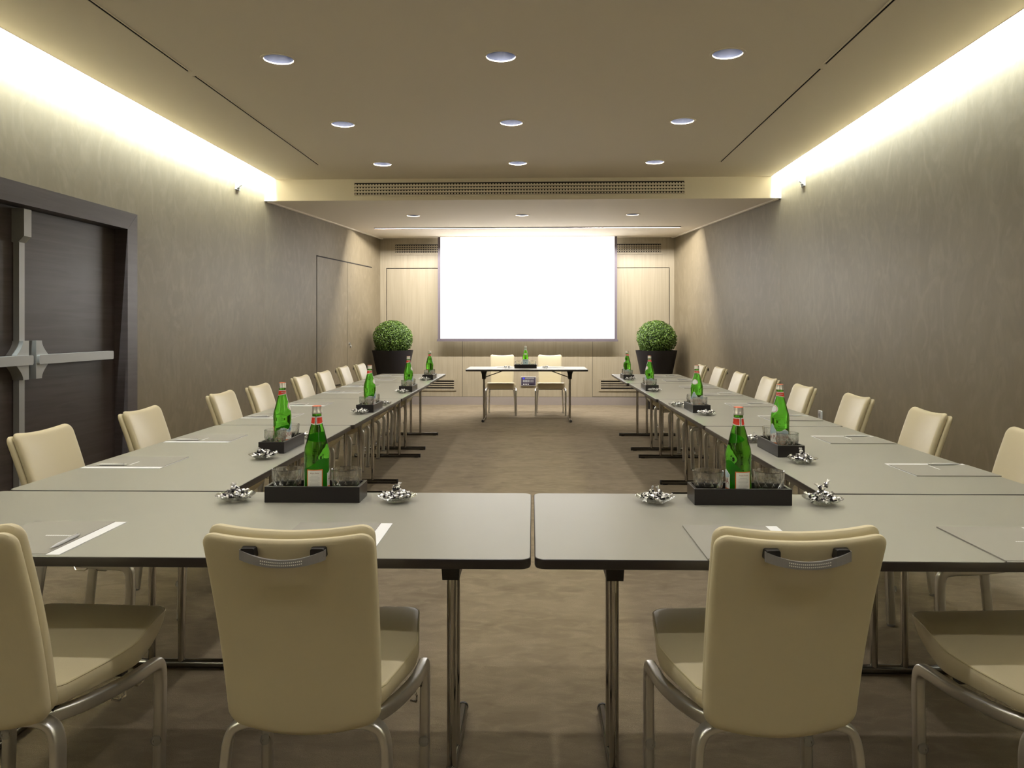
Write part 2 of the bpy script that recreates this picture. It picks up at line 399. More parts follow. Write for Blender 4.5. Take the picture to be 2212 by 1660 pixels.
# ---- cove lamps above the ceiling edge, and the washer lamp
COVE = (.90, 1.0, .95)
for x, sgn in ((-3.34, 1), (2.775, -1)):
    area((x*SR, (Y0+YS)/2*SR, 3.32*SR), .04, (YS-Y0-.1)*SR, 1250, COVE, (0, math.radians(82)*sgn, 0))
area((-.27*SR, 12.040*SR, 2.937*SR), 4.72*SR, .012, 200, (1, .96, .92), (math.radians(40), 0, 0))

# ---- air slots in the ceiling
for (x0, x1), side in zip(SX, ('left', 'right')):
    for (y0, y1), w in zip(SY, ('part behind the camera', 'nearer part', 'farther part')):
        if y1 < 2: continue
        t = thing('air_slot', 'thin dark linear air slot in the %s of the ceiling, %s' % (side, w), 'air vent', ((x0+x1)/2*SR, (y0+y1)/2*SR, CE*SR))
        hw, hl = (x1-x0)/2, (y1-y0)/2
        mb = MB(); mb.box(-hw, -hw+.001, -hl, hl, 0, .03); mb.box(hw-.001, hw, -hl, hl, 0, .03); mb.box(-hw, hw, -hl, hl, .03, .031)
        mb.build('trough', M['dark'], t, scale=SR, smooth=False)
        mb = MB()
        for sx in (-1, 1): mb.box(sx*(hw+.006)-.006, sx*(hw+.006)+.006, -hl, hl, -.003, 0)
        mb.build('flange', M['ceiling'], t, scale=SR, smooth=False)

# ---- slotted grilles
def grille(name, label, x0, x1, z0, z1, Y, m, rows, pitch, border=.03, blocks=True):
    t = thing(name, label, 'air vent', ((x0+x1)/2*SR, Y*SR, (z0+z1)/2*SR))
    hw, hh = (x1-x0)/2, (z1-z0)/2
    mb = MB(); mb.box(-hw, hw, -.002, .0, -hh, hh); mb.build('backing', M['dark'], t, scale=SR, smooth=False)
    mb = MB(); d0, d1 = -.014, -.001
    mb.box(-hw-border, -hw, d0, d1, -hh-border, hh+border); mb.box(hw, hw+border, d0, d1, -hh-border, hh+border)
    mb.box(-hw, hw, d0, d1, -hh-border, -hh); mb.box(-hw, hw, d0, d1, hh, hh+border)
    mb.build('frame', m, t, scale=SR, smooth=False)
    step = 2*hh/rows
    for r in range(rows-1):
        mb = MB(); zc = -hh + step*(r+1); mb.box(-hw, hw, d0+.001, d1, zc-step*.24, zc+step*.24); mb.build('slat', m, t, scale=SR, smooth=False)
    if blocks:
        n = int(2*hw/pitch)
        for r in range(rows):      # one toothed deflector strip per slot
            zc = -hh + step*(r+.5); zb, zl, zh = zc-step*.34, zc-step*.27, zc+step*.10; mb = MB()
            mb.box(-hw, hw, -.0065, -.003, zb, zl)
            tv = []
            for i in range(n):
                xc = -hw + (i+.5)*2*hw/n; mb.box(xc-pitch*.27, xc+pitch*.27, -.0066, -.003, zl-.001, zh)
            mb.build('deflector', m, t, scale=SR, smooth=False)
    return t
grille('supply_grille', 'long slotted air grille across the bright beam face above the low ceiling', -2.333, 1.703, 2.99, 3.142, YS, M['ceiling'], 4, .036, .012)
grille('wall_grille', 'slotted wooden grille high on the back wall left of the screen', -2.618, -1.70, 2.672, 2.822, YB, M['veneer'], 4, .041, .035)
grille('wall_grille', 'slotted wooden grille high on the back wall right of the screen', 1.15, 2.04, 2.668, 2.818, YB, M['veneer'], 4, .041, .035)
grille('wall_grille', 'louvred wooden grille low on the back wall, behind the far end of the left tables', -2.25, -1.578, .282, .427, YB, M['veneer'], 4, .05, .035, False)
grille('wall_grille', 'louvred wooden grille low on the back wall, behind the far end of the right tables', .995, 1.70, .282, .430, YB, M['veneer'], 4, .05, .035, False)
def wallrot(A, B): return math.atan2(B[1]-A[1], B[0]-A[0])
ga = along(AL0, AL1, 2.26, -.002)
gl = grille('wall_grille', 'small louvred grille low on the left rear wall beside the flush doors', -.30, .30, -.05, .05, 0, M['plaster'], 2, .03, .015)
gl.location = (ga[0]*SR, ga[1]*SR, .44*SR); gl.rotation_euler = (0, 0, wallrot(AL0, AL1))

# ---- flush doors in the left rear wall
for i, (s0, s1) in enumerate(((1.482, 2.592), (2.592, 3.674))):
    mb = MB(); wallbox(mb, AL0, AL1, s0+.006, s1-.004, -.004, .0, .005, 2.375); d = struct(mb, 'door_%d' % (3+i), M['plaster'], smooth=False)
    mb = MB(); wallbox(mb, AL0, AL1, s0-.008, s0+.006, -.003, .0, .0, 2.395)
    wallbox(mb, AL0, AL1, s0-.008, s1, -.003, .0, 2.378, 2.395); struct(mb, 'gap_shade_strip', M['dark'], parent=d, smooth=False)  # raised dark strips painted as the shade in the door gaps
    if i:
        mb = MB()
        for ss, zz in ((2.66, 1.10), (2.71, 1.06)):
            c = along(AL0, AL1, ss, -.012); mb.rings([[(c[0]+.014*math.cos(t*PI/6)*.15-q*.99, c[1]+.014*math.cos(t*PI/6), zz+.02*math.sin(t*PI/6)) for t in range(12)] for q in (-.012, .012)])
        struct(mb, 'lock', M['alu'], parent=d)

# ---- dark double door on the left
fx = XL + .035
mb = MB(); fi, fo = .150, 0
for poly in ([(DY1, 0), (DY1, DZ), (DY1-.15, DZ-.14), (DY1-.15, 0)], [(DY1, DZ), (DY0, DZ), (DY0+.15, DZ-.14), (DY1-.15, DZ-.14)], [(DY0, 0), (DY0, DZ), (DY0+.15, DZ-.14), (DY0+.15, 0)]):
    p = [Vector((a, b)) for a, b in poly]; ce = sum(p, Vector((0, 0)))/4
    p = [ce + (q-ce)*.9992 for q in p]
    mb.add([(XL-.14, a, b) for a, b in p]+[(fx, a, b) for a, b in p], [(3,2,1,0),(4,5,6,7)]+[(i,(i+1)%4,4+(i+1)%4,4+i) for i in range(4)])
struct(mb, 'trim_3', M['frame'], 'dark brown mitred door frame', smooth=False)
DM = 5.09; dxl = XL-.075
def extr(mb, poly, x0, x1):
    n = len(poly)
    mb.add([(x0, a, b) for a, b in poly]+[(x1, a, b) for a, b in poly], [tuple(range(n)), tuple(range(2*n-1, n-1, -1))]+[(i,(i+1)%n,n+(i+1)%n,n+i) for i in range(n)])
for k, (y0, y1) in enumerate(((DM+.003, DY1-.152), (DY0+.152, DM-.003))):
    mb = MB(); mb.box(dxl-.045, dxl, y0, y1, .008, DZ-.143); d = struct(mb, 'door_%d' % (k+1), M['wenge'], smooth=False)
    zb = 1.143
    if k == 0: a, b_, hub = DM+.03, DY1-.33, DM+.055
    else: a, b_, hub = DY0+.33, DM-.03, DM-.075
    mb = MB(); extr(mb, fillet([(a, zb-.032), (b_, zb-.032), (b_, zb+.032), (a, zb+.032)], .010, 3), dxl+.045, dxl+.095)
    mb.box(dxl+.03, dxl+.05, a+.02, b_-.01, zb-.024, zb+.024)
    mb.box(dxl, dxl+.04, (b_-.06 if k == 0 else a+.02), (b_-.02 if k == 0 else a+.06), zb-.03, zb+.03)
    struct(mb, 'panic_bar', M['bar'], parent=d)
    w0, w1 = .030, .095; prof = []
    for j in range(9):
        t = j/8; prof.append((w0+(w1-w0)*(1-math.sin(t*PI/2)), .035+.095*(t)))
    left = [(hub-(w if k == 1 else w0), zb+z) for w, z in prof]; right = [(hub+(w if k == 0 else w0*.9), zb+z) for w, z in prof]
    lo = [(y, 2*zb-z) for y, z in left]; ro = [(y, 2*zb-z) for y, z in right]
    poly = right + left[::-1] + lo + ro[::-1]
    mb = MB(); extr(mb, poly, dxl, dxl+.075); struct(mb, 'lock_housing', M['bar'], parent=d)
    if k == 1:
        mb = MB(); extr(mb, fillet([(hub-.027, .06), (hub+.027, .06), (hub+.027, 2.10), (hub-.027, 2.10)], .004, 2), dxl+.004, dxl+.045)
        struct(mb, 'vertical_rod', M['bar'], parent=d)
        mb = MB()
        mb.rings([[(dxl, hub-.037, z), (dxl+w, hub-.037, z), (dxl+w, hub+.037, z), (dxl, hub+.037, z)] for z, w in ((1.93, .045), (1.97, .085), (2.15, .085), (2.155, .08))])
        struct(mb, 'latch_housing', M['bar'], parent=d)
for k in (0,):
    mb = MB(); mb.box(XL-.145, dxl-.05, DY0+.14, DY1-.14, 0, DZ-.13); struct(mb, 'door_backing', M['dark'], smooth=False)

# ---- projection screen
YSn = 13.30
sc = thing('projection_screen', 'big white pull-down projection screen with dark border on the back wall', 'projection screen', (-.29*SR, YSn*SR, 1.116*SR))
mb = MB(); n = 24; rows = []
zt, zb = NZ, 1.166
for i in range(n+1):
    t = i/n; z = zb+(zt-zb)*t; rows.append(z)
mb.box(-1.795, 1.215, YSn-.002, YSn+.001, zb, zt); mb.build('projection_fabric', M['screen'], sc, scale=SR, smooth=False, off=(.29, -YSn, -1.116))
mb = MB(); mb.add([(-1.842,YSn-.001,1.15),(-1.795,YSn-.001,1.15),(-1.795,YSn-.001,zt),(-1.842,YSn-.001,zt),(-1.842,YSn+.001,1.15),(-1.795,YSn+.001,1.15),(-1.795,YSn+.001,zt),(-1.842,YSn+.001,zt)],[(0,1,2,3),(4,5,6,7),(0,1,5,4),(1,2,6,5),(2,3,7,6),(3,0,4,7)])
mb.box(1.215, 1.262, YSn-.001, YSn+.001, 1.15, zt); mb.box(-1.842, 1.262, YSn-.003, YSn+.002, 1.15, zb)
mb.build('border', M['border'], sc, scale=SR, smooth=False, off=(.29, -YSn, -1.116))
mb = MB(); mb.box(-1.857, 1.277, YSn-.015, YSn+.012, 1.116, 1.152); mb.build('bottom_bar', M['border'], sc, scale=SR, smooth=False, off=(.29, -YSn, -1.116))
mb = MB(); mb.box(-2.0, 1.42, YSn-.06, YSn-.03, NZ-.004, NZ+.002); mb.build('ceiling_slot', M['ceiling'], sc, scale=SR, smooth=False, off=(.29, -YSn, -1.116))

# ---- wall plates
def plate_thing(name, label, cat, loc, rz, w, h, kind):
    t = thing(name, label, cat, loc, rz)
    mb = MB(); o = fillet([(-w, -h), (w, -h), (w, h), (-w, h)], .006, 3)
    mb.rings([[(a*s, d, b*s) for a, b in o] for s, d in ((1, 0), (1, -.010), (.94, -.014))]); mb.build('face_plate', M['plate'], t, scale=SR)
    if kind == 'outlet':
        mb = MB(); mb.rings([[(.026*math.cos(i*PI/10), d, .026*math.sin(i*PI/10)) for i in range(20)] for d in (-.0145, -.016)]); mb.build('socket', M['grip'], t, scale=SR)
        mb = MB()
        for sx in (-1, 1): mb.rings([[(sx*.011+.0035*math.cos(i*PI/5), d, .0035*math.sin(i*PI/5)) for i in range(10)] for d in (-.0155, -.0175)])
        mb.build('pin_hole', M['dark'], t, scale=SR)
    else:
        mb = MB(); mb.box(-w*.68, w*.68, -.017, -.013, -h*.68, h*.68); mb.build('recess', M['greyink'], t, scale=SR, smooth=False)
        mb = MB(); mb.tube([(0, -.014, .0), (.003, -.030, -.003), (.008, -.052, .008)], .014, n=10); mb.box(-.028, .028, -.03, -.016, -.03, .0); mb.build('sensor_arm', M['plate'], t, scale=SR)
    return t
plate_thing('power_outlet', 'small pale socket plate low on the right wall, between two chair backs', 'power outlet', (XR*SR, 8.06*SR, .455*SR), PI/2*-1, .046, .046, 'outlet').rotation_euler = (0,0,-PI/2)
plate_thing('wall_sensor', 'small white sensor plate high on the left wall under the cove light', 'sensor', (XL*SR, 8.54*SR, 2.965*SR), PI/2, .058, .058, 's')
plate_thing('wall_sensor', 'small white sensor plate high on the right wall under the cove light', 'sensor', (XR*SR, 8.587*SR, 2.974*SR), -PI/2, .058, .058, 's')

# ---- control panel on the back wall under the head table
t = thing('control_panel', 'dark audio connection panel with buttons, on the back wall below the head table', 'control panel', (-.271*SR, YB*SR, .415*SR))
w, h = .134, .08
mb = MB(); o = fillet([(-w, -h), (w, -h), (w, h), (-w, h)], .008, 3); mb.rings([[(a*s, d, b*s) for a, b in o] for s, d in ((1, 0), (1, -.02), (.985, -.024))]); mb.build('frame', M['plate'], t, scale=SR)
mb = MB(); mb.box(-w+.008, w-.008, -.0262, -.0235, -h+.010, h-.008); mb.build('face', M['panel'], t, scale=SR, smooth=False)
mb = MB(); mb.box(-.100, -.066, -.0285, -.026, .036, .066); mb.build('display', M['blue'], t, scale=SR, smooth=False)
mb = MB()
for r in range(2):
    for i in range(14): mb.box(-.055+i*.0115, -.047+i*.0115, -.0275, -.026, .054-r*.013, .062-r*.013)
mb.build('indicator', M['greyink'], t, scale=SR, smooth=False)
for r in range(2):
    for i in range(7):
        mb = MB(); x = -.085+i*.0275; mb.box(x-.011, x+.011, -.029, -.026, .010-r*.024, .026-r*.024); mb.build('fader', M['greyink'] if i < 4 else M['grip'], t, scale=SR, smooth=False)
for i in range(7):
    mb = MB(); x = -.085+i*.0275; mb.rings([[(x+.0085*math.cos(k*PI/8), d, -.050+.0085*math.sin(k*PI/8)) for k in range(16)] for d in (-.026, -.033)])
    mb.build('button', M['light'] if i < 4 else M['black'], t, scale=SR)

# ---- boxwood planters
def planter():
    t = thing('boxwood_planter', '', 'potted plant')
    mb = MB(); mb.lathe([(.14, 0), (.145, .005), (.342, .965), (.345, .977), (.325, .977), (.318, .93), (.02, .93)], 48); mb.build('pot', M['pot'], t, scale=SR)
    mb = MB(); mb.lathe([(.02, .928), (.31, .933), (.30, .945), (.02, .955)], 32); mb.build('soil', M['soil'], t, scale=SR)
    mb = MB(); mb.lathe([(.265*math.sin(PI*j/16)+.002, 1.165-.262*math.cos(PI*j/16)) for j in range(17)], 24); mb.build('dark_core', M['core'], t, scale=SR)  # solid dark ball stands in for the dark inside of the foliage
    mb = MB(); rnd = random.Random(3); lumps = [(Vector((rnd.gauss(0,1), rnd.gauss(0,1), rnd.gauss(0,1))).normalized(), rnd.uniform(-.02, .022)) for _ in range(60)]
    for _ in range(11000):
        d = Vector((rnd.gauss(0,1), rnd.gauss(0,1), rnd.gauss(0,1))).normalized()
        rr = .325
        for q, a in lumps:
            f = d.dot(q)
            if f > .9: rr += a*(f-.9)*8
        rr *= rnd.uniform(.84, 1.0) if rnd.random() < .8 else rnd.uniform(1.0, 1.04)
        p = Vector((d.x*rr, d.y*rr, 1.165+d.z*rr*.94))
        if p.z < .95: continue
        nrm = (d + Vector((rnd.gauss(0,.6), rnd.gauss(0,.6), rnd.gauss(0,.6)))).normalized()
        u = nrm.orthogonal().normalized(); u = (Matrix.Rotation(rnd.uniform(0, 2*PI), 3, nrm) @ u); v = nrm.cross(u)
        a, b2 = rnd.uniform(.0105, .015), rnd.uniform(.0065, .009)
        mb.add([p-u*a, p-v*b2+nrm*.002, p+u*a, p+v*b2+nrm*.002], [(0,1,2,3)])
    mb.build('foliage', M['leaf'], t, scale=SR, smooth=False)
    return t
PL = Maker(planter())
PL.put((-2.545*SR, 12.86*SR, 0), .6, 'black planter with clipped round boxwood, left of the screen in the corner', 'clipped boxwoods in tall black planters')
PL.put((1.875*SR, 12.90*SR, 0), 0, 'black planter with clipped round boxwood, right of the screen in the corner', 'clipped boxwoods in tall black planters')

# ================================================================= FURNITURE (furniture units, local z from the floor = z - FL)
DZF = -FL
def fb(mb, name, m, parent, **k): return mb.build(name, m, parent, scale=U, off=(0, 0, DZF), **k)

# ---- conference chair: faces +y
def make_chair():
    t = thing('conference_chair', '', 'chair')
    # back
    def outline(top, bot, wt, wb, rt, rb):
        h = (top+bot)/2; o = fillet([(-wb, bot-h), (wb, bot-h), (wt, top-h), (-wt, top-h)], [rb, rb, rt, rt], 7); o = densify(o, .022)
        H2 = (top-bot)/2; out = []
        for a, b in o:
            if b > H2*.72: b -= .016*max(0, 1-(a/wt)**2)*min(1, (b-H2*.72)/(H2*.26))
            if b < -H2*.80: b -= .030*max(0, 1-(a/wb)**2)*min(1, (-b-H2*.80)/(H2*.19))
            out.append((a, b))
        return out, h
    def back_y(z):
        q = (z-.37)/(.905-.37); return -.190 - .150*q + .020*math.sin(PI*max(0, min(1, q)))*.8
    for nm, top, bot, wt, wb, t_, yo, bl in (('back_shell', .898, .392, .200, .188, .030, -.0, .003), ('back_cushion', .912, .40, .196, .184, .036, .032, .006)):
        o, h = outline(top, bot, wt, wb, .034, .030); mb = MB()
        def fn(a, b, c, h=h, yo=yo):
            z = b+h; return (a, back_y(z)+yo - .022*(1-(a/.2)**2) + c, z)
        pillow(mb, o, cushion_ks(t_, .19, t_*.46, bl), fn); fb(mb, nm, M['vinyl'], t)
    # seat
    o = densify(fillet([(-.185, -.245), (.185, -.245), (.238, .02), (.208, .262), (-.208, .262), (-.238, .02)], [.04, .04, .16, .045, .045, .16], 7), .024)
    def sm(x): x = max(0, min(1, x)); return x*x*(3-2*x)
    def fn(a, b, c):   # c in -1..1
        y = b + .078; q = sm((y+.17)/.45)
        zt = .456 + .027*q - .010*math.sin(PI*q); zb = .398 - .020*q
        z = (zt+zb)/2 + c*(zt-zb)/2
        fr = sm((y-.12)/.2); y -= fr*.105*max(0,(1-c)/2)**1.3
        if c < 0: a *= 1-.05*(-c)
        return (a, y, z)
    ks = [(k, -1) for k in (.02, .3, .6, .85)] + [(.95, -1), (.985, -.85), (1, -.6), (1.0, 0), (1.0, .45), (.992, .75), (.972, .95), (.95, 1.0), (.90, 1.03), (.8, 1.05), (.6, 1.07), (.3, 1.07), (.02, 1.07)]
    mb = MB(); pillow(mb, o, ks, fn); fb(mb, 'seat', M['vinyl'], t)
    pts = [fn(a*.982, b*.982, .90) for a, b in o]; mb = MB(); n = len(pts)
    rs = []
    for i in range(n):
        p = Vector(pts[i]); tg = (Vector(pts[(i+1) % n])-Vector(pts[i-1])).normalized(); s1 = tg.cross(Vector((0,0,1))).normalized(); s2 = Vector((0,0,1))
        rs.append([tuple(p+s1*.0028*math.cos(k*PI/3)+s2*.0028*math.sin(k*PI/3)) for k in range(6)])
    rs.append(rs[0]); mb.rings(rs, True, False, False); fb(mb, 'piping', M['vinyl2'], t)
    # legs
    for s in (-1, 1):
        mb = MB(); p = smoothpath([(0, -.178, .376), (s*.10, -.178, .378), (s*.165, -.180, .378), (s*.197, -.185, .352), (s*.203, -.192, .27), (s*.212, -.215, .10), (s*.216, -.230, FL+.012)], 3)
        mb.tube(p, .0205, .0120, 24, up=(0, 1, 0), sq=.55); lg = fb(mb, 'leg', M['alu'], t)
        mb = MB(); mb.lathe([(.014, FL), (.019, FL+.003), (.019, FL+.012), (.013, FL+.016)], 14, s*.216, -.230); fb(mb, 'foot_glide', M['bumper'], lg)
        mb = MB(); p = smoothpath([(s*.13, -.165, .372), (s*.190, -.09, .370), (s*.232, .06, .366), (s*.238, .16, .364), (s*.238, .212, .358), (s*.238, .225, .31), (s*.238, .218, .15), (s*.238, .212, FL+.012)], 3)
        mb.tube(p, .0150, .0185, 24, up=(1, 0, 0), sq=.55); lg = fb(mb, 'leg', M['alu'], t)
        mb = MB(); mb.lathe([(.014, FL), (.019, FL+.003), (.019, FL+.012), (.013, FL+.016)], 14, s*.238, .212); fb(mb, 'foot_glide', M['bumper'], lg)
        mb = MB(); mb.rings([[(s*.238+q*math.cos(k*PI/8), y, .129+q*math.sin(k*PI/8)) for k in range(16)] for q, y in ((.015, .200), (.016, .196), (.014, .191), (.006, .189), (.004, .192))]); fb(mb, 'bumper', M['bumper'], lg)
    mb = MB()
    for y0 in (-.02, .07): mb.tube([(.234, y0, .356), (.246, y0+.015, .345), (.243, y0+.05, .343), (.232, y0+.065, .355)], .003, n=6)
    fb(mb, 'linking_hook', M['chrome'], t)
    mb = MB(); mb.box(-.16, .16, -.15, -.12, .372, .392); mb.box(-.19, .19, .10, .13, .362, .382); fb(mb, 'seat_rail', M['black'], t, smooth=False)
    # carrying handle
    def hy(z, a): return back_y(z) - .022*(1-(a/.2)**2) - .015
    mb = MB(); n = 16; rs = []
    for i in range(n+1):
        a = -.097+.194*i/n; q = a/.097; z = .834 + .019*q*q; y = hy(z, a) - .030 + .010*abs(q)**3
        hh = .0085+.003*q*q; rs.append([(a, y-.003, z-hh), (a, y+.004, z-hh), (a, y+.004, z+hh), (a, y-.003, z+hh)])
    mb.rings(rs); hd = fb(mb, 'handle', M['grip'], t, smooth=False)
    for s in (-1, 1):
        mb = MB(); zc = .858; a = s*.079; y = hy(zc, a); mb.rings([[(a+dx, y+dy, zc+dz-.002) for dx, dz in fillet([(-.017*k, -.012*k), (.017*k, -.012*k), (.017*k, .012*k), (-.017*k, .012*k)], .004, 2)] for k, dy in ((1.05, .004), (1.03, -.002), (.92, -.020))])
        fb(mb, 'mount', M['black'], hd)
    mb = MB()
    for r in range(2):
        for i in range(22):
            a = -.046+.092*i/21; q = a/.094; zc = .834+.019*q*q; z = zc+(r-.5)*.006; y = hy(zc, a)-.0335+.010*abs(q)**3
            mb.box(a-.0011, a+.0011, y-.0006, y+.001, z-.0011, z+.0011)
    fb(mb, 'grip_dots', M['light'], hd, smooth=False)
    return t
CH = Maker(make_chair())
gN, gL, gR, gH = 'cream chairs along the near tables', 'cream chairs along the left tables', 'cream chairs along the right tables', 'cream chairs at the head table'
for x, y, r, lab in ((-.562, 2.09, 0, 'chair seen from behind at the left near table, whole back and grey handle visible'),
                     (.597, 2.10, .05, 'chair seen from behind at the right near table, whole back and grey handle visible'),
                     (-1.372, 2.09, -.05, 'cream chair cut by the left edge of the view, at the left near table'),
                     (1.392, 2.09, .05, 'cream chair cut by the right edge of the view, at the right near table')):
    CH.put(F(x, y), r+PHI, lab, gN)
ordn = ['first', 'second', 'third', 'fourth', 'fifth', 'sixth', 'seventh', 'eighth']
LYc = (3.43, 4.30, 5.40, 6.11, 7.21, 7.96, 8.95, 9.60); RYc = (3.42, 4.30, 5.25, 6.13, 7.07, 7.85, 8.84, 9.43)
for i in range(8):
    CH.put(F(-1.905+.007*i-(.045 if i == 6 else 0), LYc[i]), -PI/2+PHI+random.uniform(-.03, .03), 'cream chair by the left wall, %s from the near end' % ordn[i], gL)
    CH.put(F(1.90-.02*i+(0, 0, .03, 0, .04, 0, .06, 0)[i], RYc[i]), PI/2+PHI+random.uniform(-.03, .03), 'cream chair by the right wall, %s from the near end' % ordn[i], gR)
CH.put(F(-.50, 12.42), PI+PHI, 'cream vinyl chair behind the head table, left of the two facing the camera', gH)
CH.put(F(.29, 12.42), PI+PHI, 'cream vinyl chair behind the head table, right of the two facing the camera', gH)

# ---- folding tables
def rrect(hx, hy, r, n=6): return fillet([(-hx, -hy), (hx, -hy), (hx, hy), (-hx, hy)], r, n)
def make_table(L_, W_, inset=.25, oy=0):
    t = thing('folding_table', '', 'table'); hx, hy = L_/2, W_/2
    mb = MB(); mb.rings([[(a, b, z) for a, b in rrect(hx-.003, hy-.003, .027)] for z in (.714, .7402)]); fb(mb, 'tabletop', M['laminate'], t, smooth=False)
    mb = MB(); mb.rings([[(a, b, z) for a, b in rrect(hx-d, hy-d, .030-d)] for d, z in ((.0028, .7401), (.0008, .7392), (0, .736), (0, .718), (.002, .7135), (.006, .712), (.027, .712))], True, False, False); fb(mb, 'edge_trim', M['edge'], t)
    for s in (-1, 1):
        x = s*(hx-inset)
        fo = MB(); fo.tube([(x, -hy+.085, FL+.0205), (x, hy-.085, FL+.0205)], .0185, n=16); foot = fb(fo, 'foot', M['footmetal'], t)
        for e in (-1, 1):
            mb = MB(); mb.tube([(x, e*(hy-.086), FL+.0205), (x, e*(hy-.076), FL+.0205)], .0195, n=16); mb.box(x-.015, x+.015, e*(hy-.12)-.02, e*(hy-.12)+.02, FL, FL+.006); fb(mb, 'end_cap', M['black'], foot)
            mb = MB(); mb.tube([(x, oy+e*.062, FL+.03), (x, oy+e*.062, .70)], .0150, n=16); fb(mb, 'leg', M['chrome'], t)
        mb = MB(); mb.rings([[(x+q*dx, oy+dy*k2, z) for dx, dy in ((-1, -.11), (1, -.11), (1, .11), (-1, .11))] for z, q, k2 in ((.5780, .026, .85), (.65, .030, .9), (.705, .048, 1), (.713, .050, 1))]); fb(mb, 'bracket', M['black'], t, smooth=False)
        mb = MB(); xi = x-s*.30
        for e in (-1, 1): mb.tube([(x, oy+e*.045, .600), (x-s*.02, oy+e*.045, .602), (xi, oy+e*.045, .703), (xi-s*.03, oy+e*.045, .706)], .0055, n=8)
        fb(mb, 'brace', M['chrome'], t)
    return t
g1, g2, g3 = 'near joined tables', 'tables of the left row', 'tables of the right row'
def put_table(L_, W_, x, y, rz, lab, grp=None, oy=0):
    t = make_table(L_, W_, oy=oy); t.location = F(x, y); t.rotation_euler = (0, 0, rz+PHI); t['label'] = lab
    if grp: t['group'] = grp
put_table(2.026, .828, -1.017, 2.477, 0, 'grey-topped folding table in the foreground, left of the joint', g1)
put_table(2.026, .826, 1.019, 2.478, 0, 'grey-topped folding table in the foreground, right of the joint', g1)
names = ['nearest the camera', 'second from the camera', 'third from the camera', 'farthest, next to the planter']
for i, (y0, y1, xl, xr) in enumerate(((2.905, 4.862, -1.146, 1.083), (4.872, 6.662, -1.137, 1.088), (6.668, 8.560, -1.137, 1.074), (8.568, 10.25, -1.155, 1.055))):
    W_ = .868; L_ = y1-y0
    put_table(L_, W_, xl-W_/2, (y0+y1)/2, PI/2, 'grey-topped folding table of the left row, %s' % names[i], g2, -.066)
    put_table(L_, W_+.008, xr+W_/2, (y0+y1)/2, PI/2, 'grey-topped folding table of the right row, %s' % names[i], g3, .066)
put_table(1.804, .85, -.083, 11.71, 0, 'grey-topped folding head table with chrome legs in front of the screen')

# ---- writing folders with paper strip and pen (local: sitter at -y, strip on the right +x)
def make_folder():
    t = thing('writing_folder', '', 'folder')
    mb = MB(); mb.box(-.145, .145, 0, .352, .0, .0022); mb.build('paper_sheet', M['paper'], t, scale=U, smooth=False)
    mb = MB(); mb.box(-.146, .108, .001, .351, .0022, .0042); mb.box(-.148, -.146, .001, .351, 0, .0042); mb.build('cover', M['folder'], t, scale=U, smooth=False)
    mb = MB(); text_mb('CONFERENCE', .0125, mb, lambda x, y: (x*.95+.035, y+.183, .0046)) if False else None
    rr = random.Random(5)
    x = -.008
    while x < .078:
        w = rr.uniform(.003, .0055); mb.box(x, x+w, .180, .187, .0042, .0045); x += w+.0018
    mb.build('printed_mark', M['paper'], t, scale=U, smooth=False)
    return t
def make_pen():
    t = thing('ballpoint_pen', '', 'pen')
    def rod(prof, nm, m):
        mb = MB(); mb.rings([[(r*math.cos(k*PI/6), y, .0048+r*math.sin(k*PI/6)) for k in range(12)] for r, y in prof]); mb.build(nm, m, t, scale=U)
    rod([(.0008, 0), (.0022, .012), (.0048, .035), (.005, .125), (.0046, .135)], 'barrel', M['pen']); rod([(.003, .135), (.003, .146)], 'button', M['alu'])
    mb = MB(); mb.box(-.0018, .0018, .085, .135, .0098, .0112); mb.box(-.0018, .0018, .128, .134, .008, .0112); mb.build('clip', M['alu'], t, scale=U, smooth=False)
    return t
FO = Maker(make_folder()); PN = Maker(make_pen())
def place_folder(x, y, rz, where, grp, pen=True):
    """x, y: middle of the sitter-side edge"""
    FO.put(F(x, y, TOP+.0003), rz+PHI, 'grey writing folder with white strip, %s' % where, grp)
    if pen:
        c, s = math.cos(rz), math.sin(rz); px, py = .098, .035
        PN.put(F(x+px*c-py*s, y+px*s+py*c, TOP+.0045), rz+PHI+.03, 'silver pen on the folder %s' % where, 'pens on the writing folders')
gf = 'grey writing folders laid at the seats'
place_folder(-1.440, 2.076, 0, 'on the left near table before the cut-off chair', gf)
place_folder(-.588, 2.076, 0, 'on the left near table, half hidden by a chair', gf)
place_folder(.618, 2.066, 0, 'on the right near table, half hidden by a chair', gf)
place_folder(1.405, 2.066, 0, 'on the right near table at the picture edge', gf)
for i, y in enumerate((3.355, 4.115, 5.215, 6.035, 7.23, 7.98, 8.98, 9.70)):
    place_folder(-1.996, y+.145, -PI/2, 'on the left row before its %s chair' % ordn[i], gf)
for i, y in enumerate((3.538, 4.435, 5.436, 6.32, 7.28, 8.15, 9.14, 9.90)):
    place_folder(1.958-.012*i, y-.145, PI/2, 'on the right row before its %s chair' % ordn[i], gf)
place_folder(-.44, 12.12, PI, 'on the head table before its left chair', gf)
place_folder(.34, 12.12, PI, 'on the head table before its right chair', gf)

